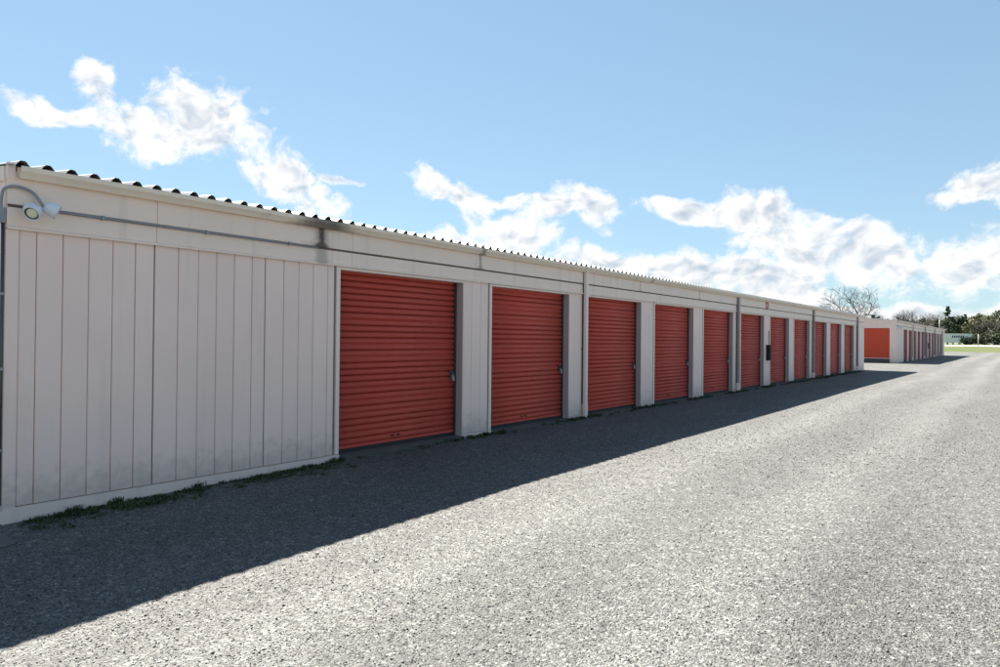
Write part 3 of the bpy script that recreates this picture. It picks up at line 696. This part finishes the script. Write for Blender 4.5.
for i, (px, D, h, w_, mat, con, lb) in enumerate((
    (947.5, 292, 14.2, 6.5, 'needle', True, 'tall pointed evergreen tree behind the end of the farther building'),
    (953, 305, 10.8, 8, 'needle', False, 'dark rounded tree right of the tall pointed evergreen'),
    (959, 298, 11.2, 9, 'needle', False, 'broad dark green tree standing behind the white trailer'),
    (965, 310, 12.0, 6, 'needle', True, 'dark evergreen with a blunt top behind the white trailer'),
    (971, 300, 11.5, 9, 'needle', False, 'dark green tree between the trailer and the olive trees'),
    (977, 285, 10.6, 9, 'olive', False, 'olive green tree just right of the white trailer'),
    (985, 290, 12.6, 11, 'olive', False, 'tallest olive green tree beside the road'),
    (994, 282, 11.4, 10, 'olive', False, 'olive tree with a wide low crown near the white post'),
    (1003, 290, 13.4, 10, 'needle', False, 'dark tree at the end of the olive thicket'),
    (1015, 290, 12.5, 11, 'olive', False, 'olive tree beyond the dark tree of the thicket'),
    (1030, 300, 14, 12, 'needle', False, 'broad dark tree farther along the road'),
    (873, 290, 11.2, 6, 'needle', True, 'dark evergreen tip left of the orange end door'),
    (880, 300, 11.8, 7, 'needle', False, 'dark rounded tree top over the orange end door'),
    (893, 300, 11.2, 7, 'needle', False, 'dark tree top over the corner floodlight'),
    (934, 300, 10.6, 8, 'needle', False, 'dark tree top over the far end of the farther roof'),
    (940, 305, 10.2, 8, 'needle', False, 'low dark tree left of the tall pointed evergreen'),
    (901, 310, 9.8, 9, 'olive', False, 'low olive tree top just above the farther roof corner'),
    (911, 315, 10.2, 9, 'needle', False, 'dark tree top behind the bare brown trees'),
    (922, 312, 10.4, 9, 'needle', False, 'dark tree top behind the bare grey tree'))):
    leafy_tree(px, D, h*.93, w_, lb, 60+i, mat, con, n=2400, leaf=.42 if con else .5, group=gt)
# bushes under the trees
BL = ['small dark bush beside the end of the white trailer', 'olive bush between the trailer and the white post', 'dark bush behind the white post', 'largest olive bush under the wide olive tree', 'dark bush under the dark tree of the thicket', 'olive bush farther along the road']
for i, (px, D, h, w_) in enumerate(((969, 262, 3.0, 5), (975, 268, 3.6, 6), (983, 262, 3.2, 6), (990, 266, 4.2, 7), (998, 262, 3.4, 6), (1007, 266, 3.8, 7))):
    T = leafy_tree(px, D, h, w_, BL[i], 90+i, 'olive' if i % 2 else 'needle', False, n=900, leaf=.35, group='bushes at the foot of the roadside trees', name='bush')
    T['category'] = 'bush'
# white trailer
def trailer():
    xr, yr_ = at_dist(972, 262); Lh = 13.4; x0 = xr-Lh
    T = thing('semi_trailer', 'white box trailer with dark lettering parked before the trees', 'trailer', (x0, yr_, float(gz(xr, yr_))))
    MB().prism([(0, 1.15), (Lh, 1.15), (Lh, 3.95), (0, 3.95)], 'x', 0, 1).v
    b = MB(); b.prism([(0, 0), (Lh, 0), (Lh, 2.6), (Lh-.05, 2.65), (.05, 2.65), (0, 2.6)], 'y', 0, 2.5); b.v = [(x, y, z+1.1) for x, y, z in b.v]; b.build('body', 'white', T)
    for i in range(22): MB().box(.3+i*.6, .36+i*.6, -.02, -.001, 1.15, 3.7).build('side_post', 'white', T)
    MB().box(0, Lh, -.03, -.0005, 1.0, 1.12).build('side_rail', 'steel', T)
    for i in range(6): MB().prism([(Lh-5.2+i*.55, 2.45), (Lh-4.85+i*.55, 2.45), (Lh-4.75+i*.55, 3.15), (Lh-5.1+i*.55, 3.15)], 'y', -.035, -.0215).build('lettering', 'navy', T)
    for xw in (1.6, 2.9):
        for yw in (.05, 2.2):
            w_ = lathe([(.3, -.13), (.5, -.12), (.52, 0), (.5, .12), (.3, .13)], 16).build('wheel', 'rubber', T, True, (xw, yw+.12, .5)); w_.rotation_euler = (R(90), 0, 0)
            lathe([(.05, -.135), (.28, -.132), (.28, .132), (.05, .135)], 12).build('rim', 'steel', w_, True)
    for yw in (.3, 2.1): MB().box(Lh-3, Lh-2.88, yw, yw+.12, 0, 1.1).build('landing_leg', 'darksteel', T)
trailer()
def post(px, D, h, r, label, name, cat, mat='railwhite'):
    x, y = at_dist(px, D); T = thing(name, label, cat, (x, y, float(gz(x, y))))
    MB().tube([(0, 0, -.3), (0, 0, h*.5), (0, 0, h)], [r, r*.9, r*.75], 8).build('shaft', mat, T, True)
    MB().tube([(0, 0, h-.01), (0, 0, h+.06)], [r*1.1, r*.4], 8).build('cap', 'railwhite', T)
    return T
post(978.3, 200, 2.9, .075, 'slim white post standing at the edge of the grass by the road', 'marker_post', 'post')
T = post(939.5, 150, 5.6, .07, 'slim grey lamp pole behind the far end of the farther building', 'lamp_pole', 'lamp pole', 'conduit')
MB().tube([(0, 0, 5.5), (-.5, 0, 5.75), (-1.1, 0, 5.8)], .05, 6).build('arm', 'railwhite', T); MB().prism([(-1.5, 5.76), (-1.0, 5.74), (-1.0, 5.86), (-1.45, 5.84)], 'y', -.1, .1).build('lamp_shade', 'steel', T)

scene.render.engine = 'CYCLES'
scene.cycles.max_bounces = 5; scene.cycles.diffuse_bounces = 3; scene.cycles.glossy_bounces = 2; scene.cycles.transmission_bounces = 1
